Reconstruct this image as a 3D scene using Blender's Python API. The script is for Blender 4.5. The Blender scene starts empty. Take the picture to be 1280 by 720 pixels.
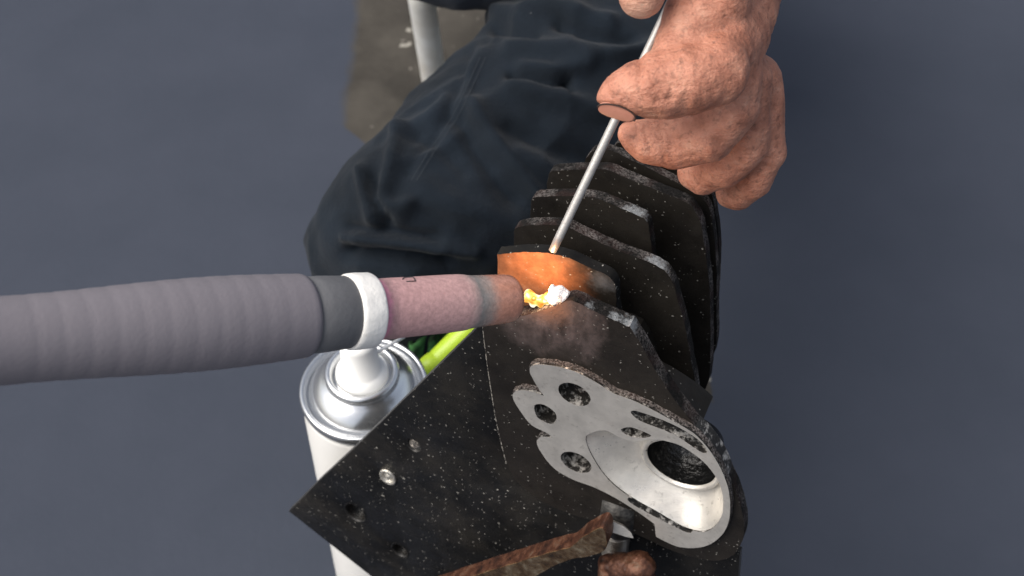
import bpy, bmesh, math, random
import numpy as np
from mathutils import Vector, Matrix, noise
from mathutils.geometry import delaunay_2d_cdt
random.seed(4)
S = bpy.context.scene
COL = S.collection

# ------------------------------------------------------------------ camera
F = 1720.0
PITCH = math.radians(50)
CAM = Vector((0, 0, 0.68))
R_ = Vector((1, 0, 0))
V_ = Vector((0, math.cos(PITCH), -math.sin(PITCH)))
U_ = Vector((0, math.sin(PITCH), math.cos(PITCH)))
cd = bpy.data.cameras.new('camera')
cam = bpy.data.objects.new('camera', cd); COL.objects.link(cam)
cam.location = CAM
cam.rotation_euler = (math.radians(90) - PITCH, 0, 0)
cd.sensor_width = 36; cd.lens = 36 * F / 1280
cd.clip_start = 0.01; cd.clip_end = 200
cd.dof.use_dof = True; cd.dof.focus_distance = 0.392; cd.dof.aperture_fstop = 24
S.camera = cam

# ------------------------------------------------------------------ light
SUN_EL, SUN_AZ = 52, 250          # azimuth measured clockwise from +Y: light comes from behind-left of the camera
w = bpy.data.worlds.new('World'); S.world = w; w.use_nodes = True
nt = w.node_tree; nt.nodes.clear()
sky = nt.nodes.new('ShaderNodeTexSky'); sky.sky_type = 'NISHITA'; sky.sun_disc = False
sky.sun_elevation = math.radians(SUN_EL); sky.sun_rotation = math.radians(SUN_AZ)
sky.air_density = 1.0; sky.dust_density = 4.0; sky.ozone_density = 0.6
bg = nt.nodes.new('ShaderNodeBackground'); bg.inputs[1].default_value = 0.12
wo = nt.nodes.new('ShaderNodeOutputWorld')
hs = nt.nodes.new('ShaderNodeHueSaturation'); hs.inputs['Saturation'].default_value = .55
nt.links.new(sky.outputs[0], hs.inputs['Color']); nt.links.new(hs.outputs[0], bg.inputs[0]); nt.links.new(bg.outputs[0], wo.inputs[0])
sd = bpy.data.lights.new('sun', 'SUN'); sd.energy = 2.3; sd.angle = math.radians(55); sd.color = (1, .95, .88)
sun = bpy.data.objects.new('sun', sd); COL.objects.link(sun)
az, el = math.radians(SUN_AZ), math.radians(SUN_EL)
sdir = Vector((math.sin(az) * math.cos(el), math.cos(az) * math.cos(el), math.sin(el)))
sun.rotation_euler = sdir.to_track_quat('Z', 'Y').to_euler()
S.view_settings.view_transform = 'Standard'; S.view_settings.look = 'None'
S.view_settings.exposure = 0.55; S.view_settings.gamma = 1
S.render.engine = 'CYCLES'
S.cycles.max_bounces = 8

# ------------------------------------------------------------------ places in the scene
def P(px, py, d):
    return CAM + d * (V_ + (px - 640) / F * R_ - (py - 360) / F * U_)
def ray(px, py):
    return (V_ + (px - 640) / F * R_ - (py - 360) / F * U_)
def proj(X):
    q = X - CAM; f = q.dot(V_)
    return 640 + F * q.dot(R_) / f, 360 - F * q.dot(U_) / f, f
# the upright plane of the cylinder's front fin
N_ = Vector((-.40, -.915, 0)).normalized()
E1 = Vector((-N_.y, N_.x, 0)); E2 = Vector((0, 0, 1))
O_ = P(700, 430, .40)
def W(px, py, off=0.):
    r = ray(px, py)
    t = ((O_ + N_ * off) - CAM).dot(N_) / r.dot(N_)
    return CAM + r * t
def ab(px, py, off=0.):
    q = W(px, py, off) - O_
    return (q.dot(E1), q.dot(E2))
def AB(a, b, off): return O_ + E1 * a + E2 * b + N_ * off
def G(px, py, z=0.):
    r = ray(px, py); t = (z - CAM.z) / r.z
    return CAM + r * t

# ------------------------------------------------------------------ objects
def root(name, label, cat, loc):
    o = bpy.data.objects.new(name, None); COL.objects.link(o)
    o.location = loc; o.empty_display_size = .01
    o['label'] = label; o['category'] = cat
    return o
def link(name, me, mats, parent=None, label=None):
    o = bpy.data.objects.new(name, me); COL.objects.link(o)
    if not isinstance(mats, (list, tuple)): mats = [mats]
    for m in mats: me.materials.append(m)
    if parent:
        o.parent = parent
        base = Vector(parent.location)
        p = parent.parent
        while p: base += Vector(p.location); p = p.parent
        me.transform(Matrix.Translation(-base))
    if label: o['label'] = label
    return o
def tag(o, label, cat):
    o['label'] = label; o['category'] = cat; return o
def recentre(o):
    me = o.data
    co = np.empty(len(me.vertices) * 3); me.vertices.foreach_get('co', co); co = co.reshape(-1, 3)
    c = (co.min(0) + co.max(0)) / 2; c[2] = co[:, 2].min()
    me.transform(Matrix.Translation(-Vector(c))); o.location = c
    return o
def mesh(name, vs, fs, smooth=True):
    me = bpy.data.meshes.new(name); me.from_pydata([tuple(v) for v in vs], [], fs); me.update()
    bm = bmesh.new(); bm.from_mesh(me); bmesh.ops.recalc_face_normals(bm, faces=bm.faces); bm.to_mesh(me); bm.free()
    if smooth: me.shade_smooth()
    return me
def frame_for(d):
    d = d.normalized(); h = Vector((0, 0, 1)) if abs(d.z) < .9 else Vector((1, 0, 0))
    x = d.cross(h).normalized(); return x, d.cross(x).normalized()
def lathe(name, a, b, prof, n=48, wob=0., seed=0):
    """revolve (t, r) about the axis a->b, t in metres from a"""
    d = (b - a).normalized(); x, y = frame_for(d); vs = []; fs = []
    for t, r in prof:
        for k in range(n):
            th = 2 * math.pi * k / n
            rr = r
            if wob: rr += wob * noise.noise(Vector((math.cos(th) * 2.2, math.sin(th) * 2.2, t * 180 + seed)))
            vs.append(a + d * t + (x * math.cos(th) + y * math.sin(th)) * rr)
    for i in range(len(prof) - 1):
        for k in range(n):
            k2 = (k + 1) % n
            fs.append((i * n + k, i * n + k2, (i + 1) * n + k2, (i + 1) * n + k))
    fs.append(tuple(range(n))[::-1]); fs.append(tuple(range((len(prof) - 1) * n, len(prof) * n)))
    return mesh(name, vs, fs)
def tube(name, pts, r, n=16):
    vs = []; fs = []; m = len(pts); px = None
    for i, p in enumerate(pts):
        d = (pts[min(i + 1, m - 1)] - pts[max(i - 1, 0)]).normalized()
        if px is None: x, y = frame_for(d)
        else: x = (px - d * px.dot(d)).normalized(); y = d.cross(x)
        px = x; rr = r[i] if isinstance(r, (list, tuple)) else r
        for k in range(n):
            th = 2 * math.pi * k / n; vs.append(p + (x * math.cos(th) + y * math.sin(th)) * rr)
    for i in range(m - 1):
        for k in range(n):
            k2 = (k + 1) % n; fs.append((i * n + k, i * n + k2, (i + 1) * n + k2, (i + 1) * n + k))
    fs.append(tuple(range(n))); fs.append(tuple(range((m - 1) * n, m * n)))
    return mesh(name, vs, fs)
def spline(pts, step=6, closed=True, corner=()):
    """Catmull-Rom through 2D/3D tuples"""
    n = len(pts); out = []
    T = [np.array(p, float) for p in pts]
    for i in range(n if closed else n - 1):
        p1, p2 = T[i], T[(i + 1) % n]
        p0 = T[i - 1] if (closed or i > 0) else p1
        p3 = T[(i + 2) % n] if (closed or i + 2 < n) else p2
        if i in corner: p0 = p1
        if (i + 1) % n in corner: p3 = p2
        for k in range(step):
            t = k / step
            out.append(tuple(float(q_) for q_ in .5 * ((2 * p1) + (-p0 + p2) * t + (2 * p0 - 5 * p1 + 4 * p2 - p3) * t * t + (-p0 + 3 * p1 - 3 * p2 + p3) * t ** 3)))
    if not closed: out.append(tuple(float(q_) for q_ in T[-1]))
    return out
def rough(loop, amp, seed, scale=600):
    out = []
    n = len(loop)
    for i, (a, b) in enumerate(loop):
        a0, b0 = loop[i - 1]; a1, b1 = loop[(i + 1) % n]
        tx, ty = a1 - a0, b1 - b0; l = math.hypot(tx, ty) or 1
        k = amp * noise.noise(Vector((a * scale, b * scale, seed)))
        out.append((a - ty / l * k, b + tx / l * k))
    return out
def plate(name, outer, holes, off, thick, bevel=.0004, seg=2, edge_mat=True, bevel_index=1):
    """a sheet in the cylinder's plane: front face at off, going back by thick; outlines in plane coordinates"""
    loops = [outer] + holes
    pts, edges = [], []
    for L_ in loops:
        k0 = len(pts); pts += [Vector((p[0] * 100, p[1] * 100)) for p in L_]
        edges += [(k0 + k, k0 + (k + 1) % len(L_)) for k in range(len(L_))]
    cv, ce, cf = delaunay_2d_cdt(pts, edges, [], 0, 1e-6)[:3]
    def inside(p, L_):
        c = False
        for k in range(len(L_)):
            (x0, y0), (x1, y1) = L_[k - 1], L_[k]
            if (y0 > p[1]) != (y1 > p[1]) and p[0] < (x1 - x0) * (p[1] - y0) / (y1 - y0) + x0: c = not c
        return c
    keep = []
    for t in cf:
        c = sum((cv[i] for i in t), Vector((0, 0))) / len(t) / 100
        if inside(c, outer) and not any(inside(c, h) for h in holes): keep.append(t)
    bm = bmesh.new()
    bf = [bm.verts.new(AB(p.x / 100, p.y / 100, off)) for p in cv]; bb = [bm.verts.new(AB(p.x / 100, p.y / 100, off - thick)) for p in cv]
    cnt = {}
    for t in keep:
        bm.faces.new([bf[i] for i in t]); bm.faces.new([bb[i] for i in reversed(t)])
        for k in range(len(t)):
            e = tuple(sorted((t[k], t[(k + 1) % len(t)]))); cnt[e] = cnt.get(e, 0) + 1
    rim = []
    for (i, j), c in cnt.items():
        if c == 1:
            f = bm.faces.new([bf[i], bf[j], bb[j], bb[i]]); f.material_index = 1
            rim.append(bm.edges.get((bf[i], bf[j])))
    bmesh.ops.delete(bm, geom=[v for v in bm.verts if not v.link_faces], context='VERTS')
    bmesh.ops.recalc_face_normals(bm, faces=bm.faces)
    if bevel:
        bmesh.ops.bevel(bm, geom=rim, offset=bevel, segments=seg, affect='EDGES', clamp_overlap=True, material=bevel_index if edge_mat else -1)
    bm.normal_update()
    me = bpy.data.meshes.new(name); bm.to_mesh(me); bm.free()
    return me
def flatshade(me, ang=35):
    me.shade_smooth()
    bm = bmesh.new(); bm.from_mesh(me)
    for e in bm.edges:
        if len(e.link_faces) == 2 and e.calc_face_angle(0) > math.radians(ang): e.smooth = False
    bm.to_mesh(me); bm.free()
def blob_mesh(name, chains, voxel, smooth=6, extra=None):
    """tapered chains (lists of (point, radius)) fused to one skin"""
    bm = bmesh.new()
    def ball(p, r):
        bmesh.ops.create_uvsphere(bm, u_segments=14, v_segments=9, radius=r, matrix=Matrix.Translation(p))
    for ch in chains:
        for i in range(len(ch) - 1):
            (p, r), (q, s) = ch[i], ch[i + 1]
            k = max(2, int((q - p).length / (min(r, s) * .42)) + 1)
            for j in range(k): ball(p.lerp(q, j / k), r + (s - r) * j / k)
        ball(*ch[-1])
    me = bpy.data.meshes.new(name); bm.to_mesh(me); bm.free()
    o = bpy.data.objects.new('remesh', me); COL.objects.link(o)
    m = o.modifiers.new('r', 'REMESH'); m.mode = 'VOXEL'; m.voxel_size = voxel
    m = o.modifiers.new('s', 'SMOOTH'); m.iterations = smooth; m.factor = .5
    bpy.context.view_layer.update()
    dg = bpy.context.evaluated_depsgraph_get()
    out = bpy.data.meshes.new_from_object(o.evaluated_get(dg))
    bpy.data.objects.remove(o); bpy.data.meshes.remove(me)
    out.name = name; out.shade_smooth()
    return out
def arrays(me):
    n = len(me.vertices); co = np.empty(n * 3); no = np.empty(n * 3)
    me.vertices.foreach_get('co', co); me.vertices.foreach_get('normal', no)
    return co.reshape(-1, 3), no.reshape(-1, 3)
def to_px(co):
    q = co - np.array(CAM); f = q @ np.array(V_)
    return np.stack([640 + F * (q @ np.array(R_)) / f, 360 - F * (q @ np.array(U_)) / f], 1)
def seg_dist(xy, poly):
    best = np.full(len(xy), 1e9)
    for (x0, y0), (x1, y1) in zip(poly[:-1], poly[1:]):
        d = np.array([x1 - x0, y1 - y0], float); L = d @ d
        t = np.clip(((xy - [x0, y0]) @ d) / L, 0, 1)
        c = np.array([x0, y0]) + t[:, None] * d
        best = np.minimum(best, np.hypot(*(xy - c).T))
    return best

# ------------------------------------------------------------------ materials
class M:
    def __init__(s, name):
        s.m = bpy.data.materials.new(name); s.m.use_nodes = True; s.t = s.m.node_tree
        s.b = s.t.nodes['Principled BSDF']; s.pos = s.t.nodes.new('ShaderNodeNewGeometry').outputs['Position']
    def n(s, ty): return s.t.nodes.new(ty)
    def l(s, a, b): s.t.links.new(a, b)
    def noise(s, scale, detail=4, rough=.55, stretch=None):
        n = s.n('ShaderNodeTexNoise'); n.inputs['Scale'].default_value = scale; n.inputs['Detail'].default_value = detail; n.inputs['Roughness'].default_value = rough
        if stretch:
            mp = s.n('ShaderNodeMapping'); mp.inputs['Scale'].default_value = stretch[0]; mp.inputs['Rotation'].default_value = stretch[1]
            s.l(s.pos, mp.inputs[0]); s.l(mp.outputs[0], n.inputs['Vector'])
        else: s.l(s.pos, n.inputs['Vector'])
        return n.outputs[0]
    def ramp(s, x, stops):
        r = s.n('ShaderNodeValToRGB'); e = r.color_ramp.elements
        while len(e) < len(stops): e.new(.5)
        for el, (p, c) in zip(e, stops):
            el.position = p; el.color = (c, c, c, 1) if isinstance(c, (int, float)) else (*c, 1)
        s.l(x, r.inputs[0]); return r.outputs[0]
    def math(s, op, a, b=None, c=None):
        n = s.n('ShaderNodeMath'); n.operation = op
        for i, x in enumerate((a, b, c)):
            if x is None: continue
            if isinstance(x, (int, float)): n.inputs[i].default_value = x
            else: s.l(x, n.inputs[i])
        return n.outputs[0]
    def mix(s, f, a, b):
        n = s.n('ShaderNodeMix'); n.data_type = 'RGBA'
        for i, x in ((0, f), (6, a), (7, b)):
            if isinstance(x, (int, float)): n.inputs[i].default_value = x
            elif isinstance(x, tuple): n.inputs[i].default_value = (*x, 1)
            else: s.l(x, n.inputs[i])
        return n.outputs[2]
    def specks(s, scale, dens=.5, size=.2):
        """small irregular fly-specks: one per cell, random size, some cells empty"""
        v = s.n('ShaderNodeTexVoronoi'); v.inputs['Scale'].default_value = scale
        wv = s.n('ShaderNodeVectorMath'); wv.operation = 'ADD'
        nn = s.n('ShaderNodeTexNoise'); nn.inputs['Scale'].default_value = scale * 1.6; s.l(s.pos, nn.inputs['Vector'])
        sc = s.n('ShaderNodeVectorMath'); sc.operation = 'SCALE'; sc.inputs['Scale'].default_value = .8 / scale
        s.l(nn.outputs[1], sc.inputs[0]); s.l(s.pos, wv.inputs[0]); s.l(sc.outputs[0], wv.inputs[1]); s.l(wv.outputs[0], v.inputs['Vector'])
        sep = s.n('ShaderNodeSeparateColor'); s.l(v.outputs['Color'], sep.inputs[0])
        on = s.math('LESS_THAN', sep.outputs[0], dens)
        rad = s.math('MULTIPLY', s.math('POWER', sep.outputs[1], 2.5), size)
        d = s.math('LESS_THAN', v.outputs['Distance'], rad)
        return s.math('MULTIPLY', on, d)
    def near(s, p, r0, r1, wob=0., wscale=200):
        """1 inside r0 of a point, 0 beyond r1, with a ragged border"""
        d = s.n('ShaderNodeVectorMath'); d.operation = 'DISTANCE'; d.inputs[1].default_value = p; s.l(s.pos, d.inputs[0])
        x = d.outputs['Value']
        if wob:
            x = s.math('ADD', x, s.math('MULTIPLY', s.math('SUBTRACT', s.noise(wscale, 5, .65), .5), wob * 2))
        mr = s.n('ShaderNodeMapRange'); mr.inputs[1].default_value = r0; mr.inputs[2].default_value = r1; mr.inputs[3].default_value = 1; mr.inputs[4].default_value = 0
        s.l(x, mr.inputs[0]); return mr.outputs[0]
    def set(s, **k):
        for key, v in k.items():
            i = s.b.inputs[{'col': 'Base Color', 'rough': 'Roughness', 'metal': 'Metallic', 'spec': 'Specular IOR Level', 'emit': 'Emission Color', 'es': 'Emission Strength',
                            'sss': 'Subsurface Weight', 'coat': 'Coat Weight', 'sheen': 'Sheen Weight'}[key]]
            if isinstance(v, tuple): i.default_value = (*v, 1)
            elif isinstance(v, (int, float)): i.default_value = v
            else: s.l(v, i)
        return s
    def bump(s, h, strength=.3, dist=.001):
        n = s.n('ShaderNodeBump'); n.inputs['Strength'].default_value = strength; n.inputs['Distance'].default_value = dist
        s.l(h, n.inputs['Height'])
        prev = s.b.inputs['Normal'].links
        if prev: s.l(prev[0].from_socket, n.inputs['Normal'])
        s.l(n.outputs[0], s.b.inputs['Normal']); return s

WELD = W(684, 376, -.002)          # where the arc strikes
def black_paint(name, extra=None, speck=(400, .45, .14), base=(.0085, .0073, .0062), rough=.42, fine=True):
    m = M(name)
    col = m.mix(m.ramp(m.noise(90, 6, .6), [(.35, 0.), (.75, 1.)]), base, tuple(c * 2.1 for c in base))
    if extra: col = extra(m, col)
    sp = m.specks(*speck)
    col = m.mix(m.math('MULTIPLY', m.ramp(m.noise(38, 6, .65), [(.45, 0.), (.72, 1.)]), .55), col, (.030, .026, .021))
    col = m.mix(sp, col, (.26, .25, .225))
    if fine: col = m.mix(m.math('MULTIPLY', m.specks(900, .5, .3), .8), col, (.22, .21, .19))
    m.set(col=col, rough=m.ramp(m.noise(160, 5), [(.3, rough - .02), (.7, rough + .22)]), spec=.2)
    m.bump(m.noise(900, 4), .18, .0006).bump(sp, .4, .0004)
    return m
def front_heat(m, col):
    burn = m.near(WELD + Vector((-.001, 0, -.004)), .004, .022, .008, 160)
    wisps = m.ramp(m.noise(170, 6, .62, ((1, 1, .5), (0, .6, 0))), [(.30, .1), (.62, 1.)])
    col = m.mix(m.math('MULTIPLY', m.math('MULTIPLY', burn, wisps), .6), col, (.38, .29, .275))
    return m.mix(m.near(WELD, .003, .010, .004, 300), col, (.20, .12, .09))
def fin_heat_glow(m, col):
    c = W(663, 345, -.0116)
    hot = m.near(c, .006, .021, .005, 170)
    tone = m.ramp(m.noise(240, 5, .6), [(.25, (.20, .075, .032)), (.55, (.34, .135, .06)), (.8, (.46, .23, .13))])  # burnt metal tone with the arc's orange glow put into its colour
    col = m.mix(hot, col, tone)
    pale = m.near(W(752, 352, -.0116), .0005, .0055, .004, 600)  # pale bluish reflection on the rim, painted as colour
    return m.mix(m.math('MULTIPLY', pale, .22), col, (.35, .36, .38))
MAT = {}
MAT['paint'] = black_paint('black engine paint', None, (400, .32, .12))
MAT['front'] = black_paint('black engine paint burnt by the weld', front_heat, rough=.44, base=(.0105, .0088, .0075))
MAT['glowfin'] = black_paint('burnt engine paint with painted arc glow', fin_heat_glow)
MAT['plate'] = black_paint('black jig plate', None, (470, .9, .18), (.0045, .0045, .0047), .34)
def worn_edge(name, chips=(), grit=None):
    m = M(name)
    g = m.ramp(m.noise(1500, 6, .75), [(.42, 0.), (.60, 1.)])
    g = m.math('MULTIPLY', g, m.ramp(m.noise(95, 4, .65), grit or [(.46, .05), (.64, .75)]))
    col = m.mix(g, m.mix(m.ramp(m.noise(140, 4), [(.45, 0.), (.6, 1.)]), (.006, .0055, .005), (.022, .011, .009)), (.30, .27, .255))
    for (p, r) in chips:
        k = m.near(p, r * .2, r * .75, r * .7, 900)
        col = m.mix(m.math('MULTIPLY', k, .62), col, (.50, .53, .55))
    m.set(col=col, rough=.75, metal=m.math('MULTIPLY', g, .3), spec=.15)
    m.bump(m.noise(1000, 6, .75), 1., .0016)
    return m
MAT['hotedge'] = black_paint('dark speckled fin edge', None, (700, .7, .3), (.003, .003, .003), .7)  # near-black speckled edge for the fin behind the weld
CHIPS = [(W(793, 268, -.0348), .006), (W(822, 330, -.0232), .006), (W(790, 405, -.001), .005), (W(756, 352, -.0116), .006), (W(735, 385, -.001), .003), (W(768, 398, -.001), .003)]
MAT['edge'] = worn_edge('scuffed fin edge', CHIPS)
MAT['plate_edge'] = M('cut plate edge').set(col=(.05, .048, .045), rough=.45, metal=.3)
MAT['plate_edge'].bump(MAT['plate_edge'].noise(700, 4), .5, .0005)
def machined(name, base, rough=.42, dirt=True):
    m = M(name)
    col = m.mix(m.ramp(m.noise(120, 6, .65), [(.35, 0.), (.7, 1.)]), base, tuple(c * .72 for c in base))
    if dirt:
        col = m.mix(m.math('MULTIPLY', m.ramp(m.noise(420, 6, .7), [(.58, 0.), (.72, 1.)]), .55), col, (.12, .10, .08))
    m.set(col=col, metal=.5, spec=.5, rough=m.ramp(m.noise(300, 4), [(.3, rough - .10), (.7, rough + .08)]))
    m.bump(m.noise(420, 4, .6, ((1, 1, 14), (.3, .9, .2))), .14, .0003).bump(m.noise(380, 4, .6, ((12, 1, 1), (.2, .3, .7))), .10, .0003)
    m.bump(m.noise(500, 5, .6, ((1, 1, 6), (0, .5, 0))), .12, .0004)
    return m
MAT['flange'] = machined('bare machined alloy', (.60, .57, .525))
MAT['dish'] = machined('bright scraped alloy', (.74, .70, .635), .36, True)
MAT['flange_edge'] = worn_edge('cast flange side', (), [(.3, .5), (.6, 1.)])
MAT['bore'] = M('glossy black bore').set(col=(.01, .01, .01), rough=.18, metal=.3)  # near-black, glossy wall and end of the bore
MAT['bore'].bump(MAT['bore'].noise(300, 5), .5, .002)

# ================================================================== setting
fl = M('slate painted floor')
edge = fl.n('ShaderNodeSeparateXYZ'); fl.l(fl.pos, edge.inputs[0])
wobx = fl.math('ADD', edge.outputs[0], fl.math('MULTIPLY', fl.math('SUBTRACT', fl.noise(30, 6, .6), .5), .016))
inside = fl.math('MULTIPLY', fl.ramp(fl.math('ADD', fl.math('MULTIPLY', wobx, 20), 2.95), [(.45, 0.), (.6, 1.)]),
                 fl.math('MULTIPLY', fl.math('LESS_THAN', wobx, .12), fl.math('GREATER_THAN', fl.math('ADD', edge.outputs[1], wobx), .60)))
bare = fl.mix(fl.ramp(fl.noise(24, 6, .65), [(.3, 0.), (.7, 1.)]), (.036, .032, .027), (.070, .063, .053))
bare = fl.mix(fl.ramp(fl.noise(9, 5, .6), [(.55, 0.), (.7, .8)]), bare, (.022, .020, .017))
bare = fl.mix(fl.math('MULTIPLY', fl.specks(55, .4, .20), .7), bare, (.40, .38, .33))
bare = fl.mix(fl.math('MULTIPLY', fl.specks(160, .35, .25), .5), bare, (.25, .23, .2))
painted = fl.mix(fl.ramp(fl.noise(11, 7, .65), [(.3, 0.), (.7, 1.)]), (.037, .044, .061), (.044, .051, .070))
fl.set(col=fl.mix(inside, painted, bare), rough=.8, spec=.2)
fl.bump(fl.noise(180, 5), .25, .001)
vs = [(-60, -60, 0), (60, -60, 0), (60, 60, 0), (-60, 60, 0)]
f = link('floor', mesh('floor', vs, [(0, 1, 2, 3)], False), fl.m); f['kind'] = 'structure'; f['label'] = 'slate grey painted workshop floor worn to bare brown concrete behind the stool'

# ================================================================== cylinder with fins
cyl = root('engine_cylinder', 'black finned engine cylinder with bare alloy flange, its broken front fin being welded', 'engine part', AB(.02, -.075, -.03))
FT = .0042
def L(pts, off, corner=(), step=6, amp=.00025, seed=0):
    return rough(spline([ab(x, y, off) for x, y in pts], step, True, corner), amp, seed)
flo = .0023
flange_px = [(662, 464), (668, 456), (690, 457), (715, 463), (742, 476), (766, 491), (790, 500), (815, 512), (842, 527), (872, 546), (898, 580), (912, 620), (908, 660), (884, 682),
             (850, 684), (820, 671), (818, 655), (800, 642), (770, 623), (742, 609), (715, 599), (692, 585), (676, 565), (671, 552), (677, 546), (691, 547), (683, 541), (664, 531), (649, 512), (641, 497), (645, 489), (660, 488), (680, 495), (672, 484)]
flange_o = L(flange_px, flo, (15, 16, 25, 32), 6, .00012, 3)
def ell(cx, cy, r, off, n=36, squash=1., rot=0.):
    a, b = ab(cx, cy, off); out = []
    for k in range(n):
        th = 2 * math.pi * k / n; x, y = r * math.cos(th), r * squash * math.sin(th)
        out.append((a + x * math.cos(rot) - y * math.sin(rot), b + x * math.sin(rot) + y * math.cos(rot)))
    return out
dish_px = [(732, 549), (740, 541), (757, 538), (773, 546), (792, 552), (815, 549), (835, 552), (856, 560), (884, 582), (902, 612), (902, 645), (884, 664), (856, 660), (822, 641), (787, 621), (760, 599), (741, 572)]
dish_o = spline([ab(x, y, flo) for x, y in dish_px], 5)
holeA = ell(718, 493, .0052, flo)
holeB = spline([ab(x, y, flo) for x, y in [(668, 507), (680, 506), (694, 516), (695, 526), (688, 530), (672, 522)]], 3)
holeC = ell(720, 578, .0053, flo)
lens = spline([ab(x, y, flo) for x, y in [(776, 537), (788, 534), (803, 539), (814, 545), (800, 547.5), (784, 544)]], 3)
slot1 = spline([ab(x, y, flo) for x, y in [(789, 514), (800, 515), (840, 530), (872, 549), (884, 564), (876, 565), (842, 543), (802, 527), (791, 519)]], 4)
slot2 = spline([ab(x, y, flo) for x, y in [(787, 621.5), (797, 624), (842, 645), (866, 660), (862, 665), (838, 654), (800, 634), (788, 626)]], 4)
slot2 = [(a - .0004, b - .0008) for a, b in slot2]
# keep the lower slot and the dish apart
HOLES = [dish_o, holeA, holeB, holeC, lens, slot1]
me = plate('flange', flange_o, HOLES + [slot2], flo, .0066, .0003, 2, True, 0)
hw = M('shaded hole walls'); hw.set(col=hw.mix(hw.ramp(hw.noise(380, 5, .7), [(.50, 0.), (.62, 1.)]), (.022, .020, .018), (.42, .40, .37)), metal=.3, rough=.45).bump(hw.noise(700, 4), .6, .0008)  # shade inside the holes is put into the dark wall colour
flatshade(me); link('flange', me, [MAT['flange'].m, hw.m], cyl)
# gritty cast shoulder round the flange
sh = [(a * 1.0, b) for a, b in flange_o]
cx = sum(a for a, b in sh) / len(sh); cy = sum(b for a, b in sh) / len(sh)
def grow(loop, d):
    n = len(loop); out = []
    for i in range(n):
        a0, b0 = loop[i - 2]; a1, b1 = loop[(i + 2) % n]
        tx, ty = a1 - a0, b1 - b0; l = math.hypot(tx, ty) or 1
        out.append((loop[i][0] + ty / l * d, loop[i][1] - tx / l * d))
    return out
area = sum(sh[i - 1][0] * sh[i][1] - sh[i][0] * sh[i - 1][1] for i in range(len(sh)))
sgn = 1 if area > 0 else -1
shoulder = rough(grow(sh, .0003 * sgn), .0004, 8, 500)
sga = lambda L_: 1 if sum(L_[i-1][0]*L_[i][1]-L_[i][0]*L_[i-1][1] for i in range(len(L_))) > 0 else -1
WIDE = [grow(h, .0004 * sga(h)) for h in HOLES]
me = plate('flange_shoulder', shoulder, WIDE + [grow(slot2, .0002 * sga(slot2))], .0016, .0016, .0007, 2)
flatshade(me, 60); link('flange_shoulder', me, [MAT['flange_edge'].m, MAT['flange_edge'].m], cyl)
# front fin
fin1 = [(603, 398), (606, 425), (612, 470), (622, 530), (635, 583), (652, 608), (682, 629), (720, 645), (760, 656), (800, 670), (850, 692), (905, 700), (930, 668), (918, 610), (885, 555), (840, 495), (815, 455), (790, 412),
        (783, 407), (750, 392), (716, 376), (700, 380), (676, 388), (655, 394), (630, 397)]
me = plate('fin', L(fin1, 0, (0,), 6, .0003, 1), [grow(flange_o, -.0012 * sga(flange_o))], 0, FT, .0007)
flatshade(me, 50); link('fin', me, [MAT['front'].m, MAT['edge'].m], cyl, 'front fin with a broken top corner and a burnt patch by the weld')
jl = M('pale glint along the joint'); jl.set(col=jl.mix(jl.ramp(jl.noise(500, 4), [(.42, 0.), (.55, 1.)]), (.02, .018, .016), (.42, .39, .34)), rough=.9)
jp = spline([(604, 404), (606, 425), (612, 470), (622, 530), (634, 580)], 14, False)  # added pale tube stands for light caught by the fin's edge
link('edge_glint', tube('edge_glint', [W(x - .8, y, -.0040) for x, y in jp], [.00012 + .00014 * abs(noise.noise(Vector((k * .7, 0, 0)))) for k in range(len(jp))], 6), jl.m, cyl, 'thin pale line standing for light caught on the left edge of the front fin')
# the fins behind
PITCHF = .0116
fins = {
 1: [(622, 318), (655, 315), (690, 317), (712, 323), (738, 335), (760, 345), (769, 357), (771, 380), (775, 430), (770, 520), (700, 560), (650, 540), (628, 470), (622, 400)],
 2: [(643, 287), (650, 283), (675, 281), (707, 283), (722, 290), (770, 312), (815, 329), (835, 343), (846, 370), (862, 440), (866, 520), (800, 560), (700, 540), (655, 440), (643, 330)],
 3: [(664, 251), (668, 247), (700, 245), (736, 246), (762, 254), (790, 266), (806, 274), (812, 290), (817, 330), (830, 420), (820, 520), (740, 520), (680, 420), (664, 300)],
 4: [(686, 217), (692, 214), (720, 212), (757, 212), (780, 221), (812, 234), (842, 246), (866, 260), (880, 300), (888, 400), (872, 500), (760, 500), (700, 400), (684, 260)],
 5: [(729, 206), (735, 195), (743, 188), (760, 187), (790, 200), (842, 226), (872, 242), (890, 275), (896, 380), (880, 460), (770, 460), (720, 330)],
 6: [(766, 185), (775, 178), (800, 184), (850, 209), (880, 228), (894, 260), (898, 340), (880, 420), (790, 420), (762, 260)],
}
for k, pts in fins.items():
    off = -PITCHF * k
    if k >= 5: off += .0035 * (k - 4)
    me = plate('fin', L(pts, off, (0,), 6, .0003, k * 3), [], off, .0033 if k < 5 else .0026, .0009)
    flatshade(me, 50)
    link('fin', me, [MAT['glowfin'].m if k == 1 else MAT['paint'].m, MAT['edge'].m if k > 1 else MAT['hotedge'].m], cyl, 'burnt fin behind the weld with orange arc glow in its colour' if k == 1 else None)
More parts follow.
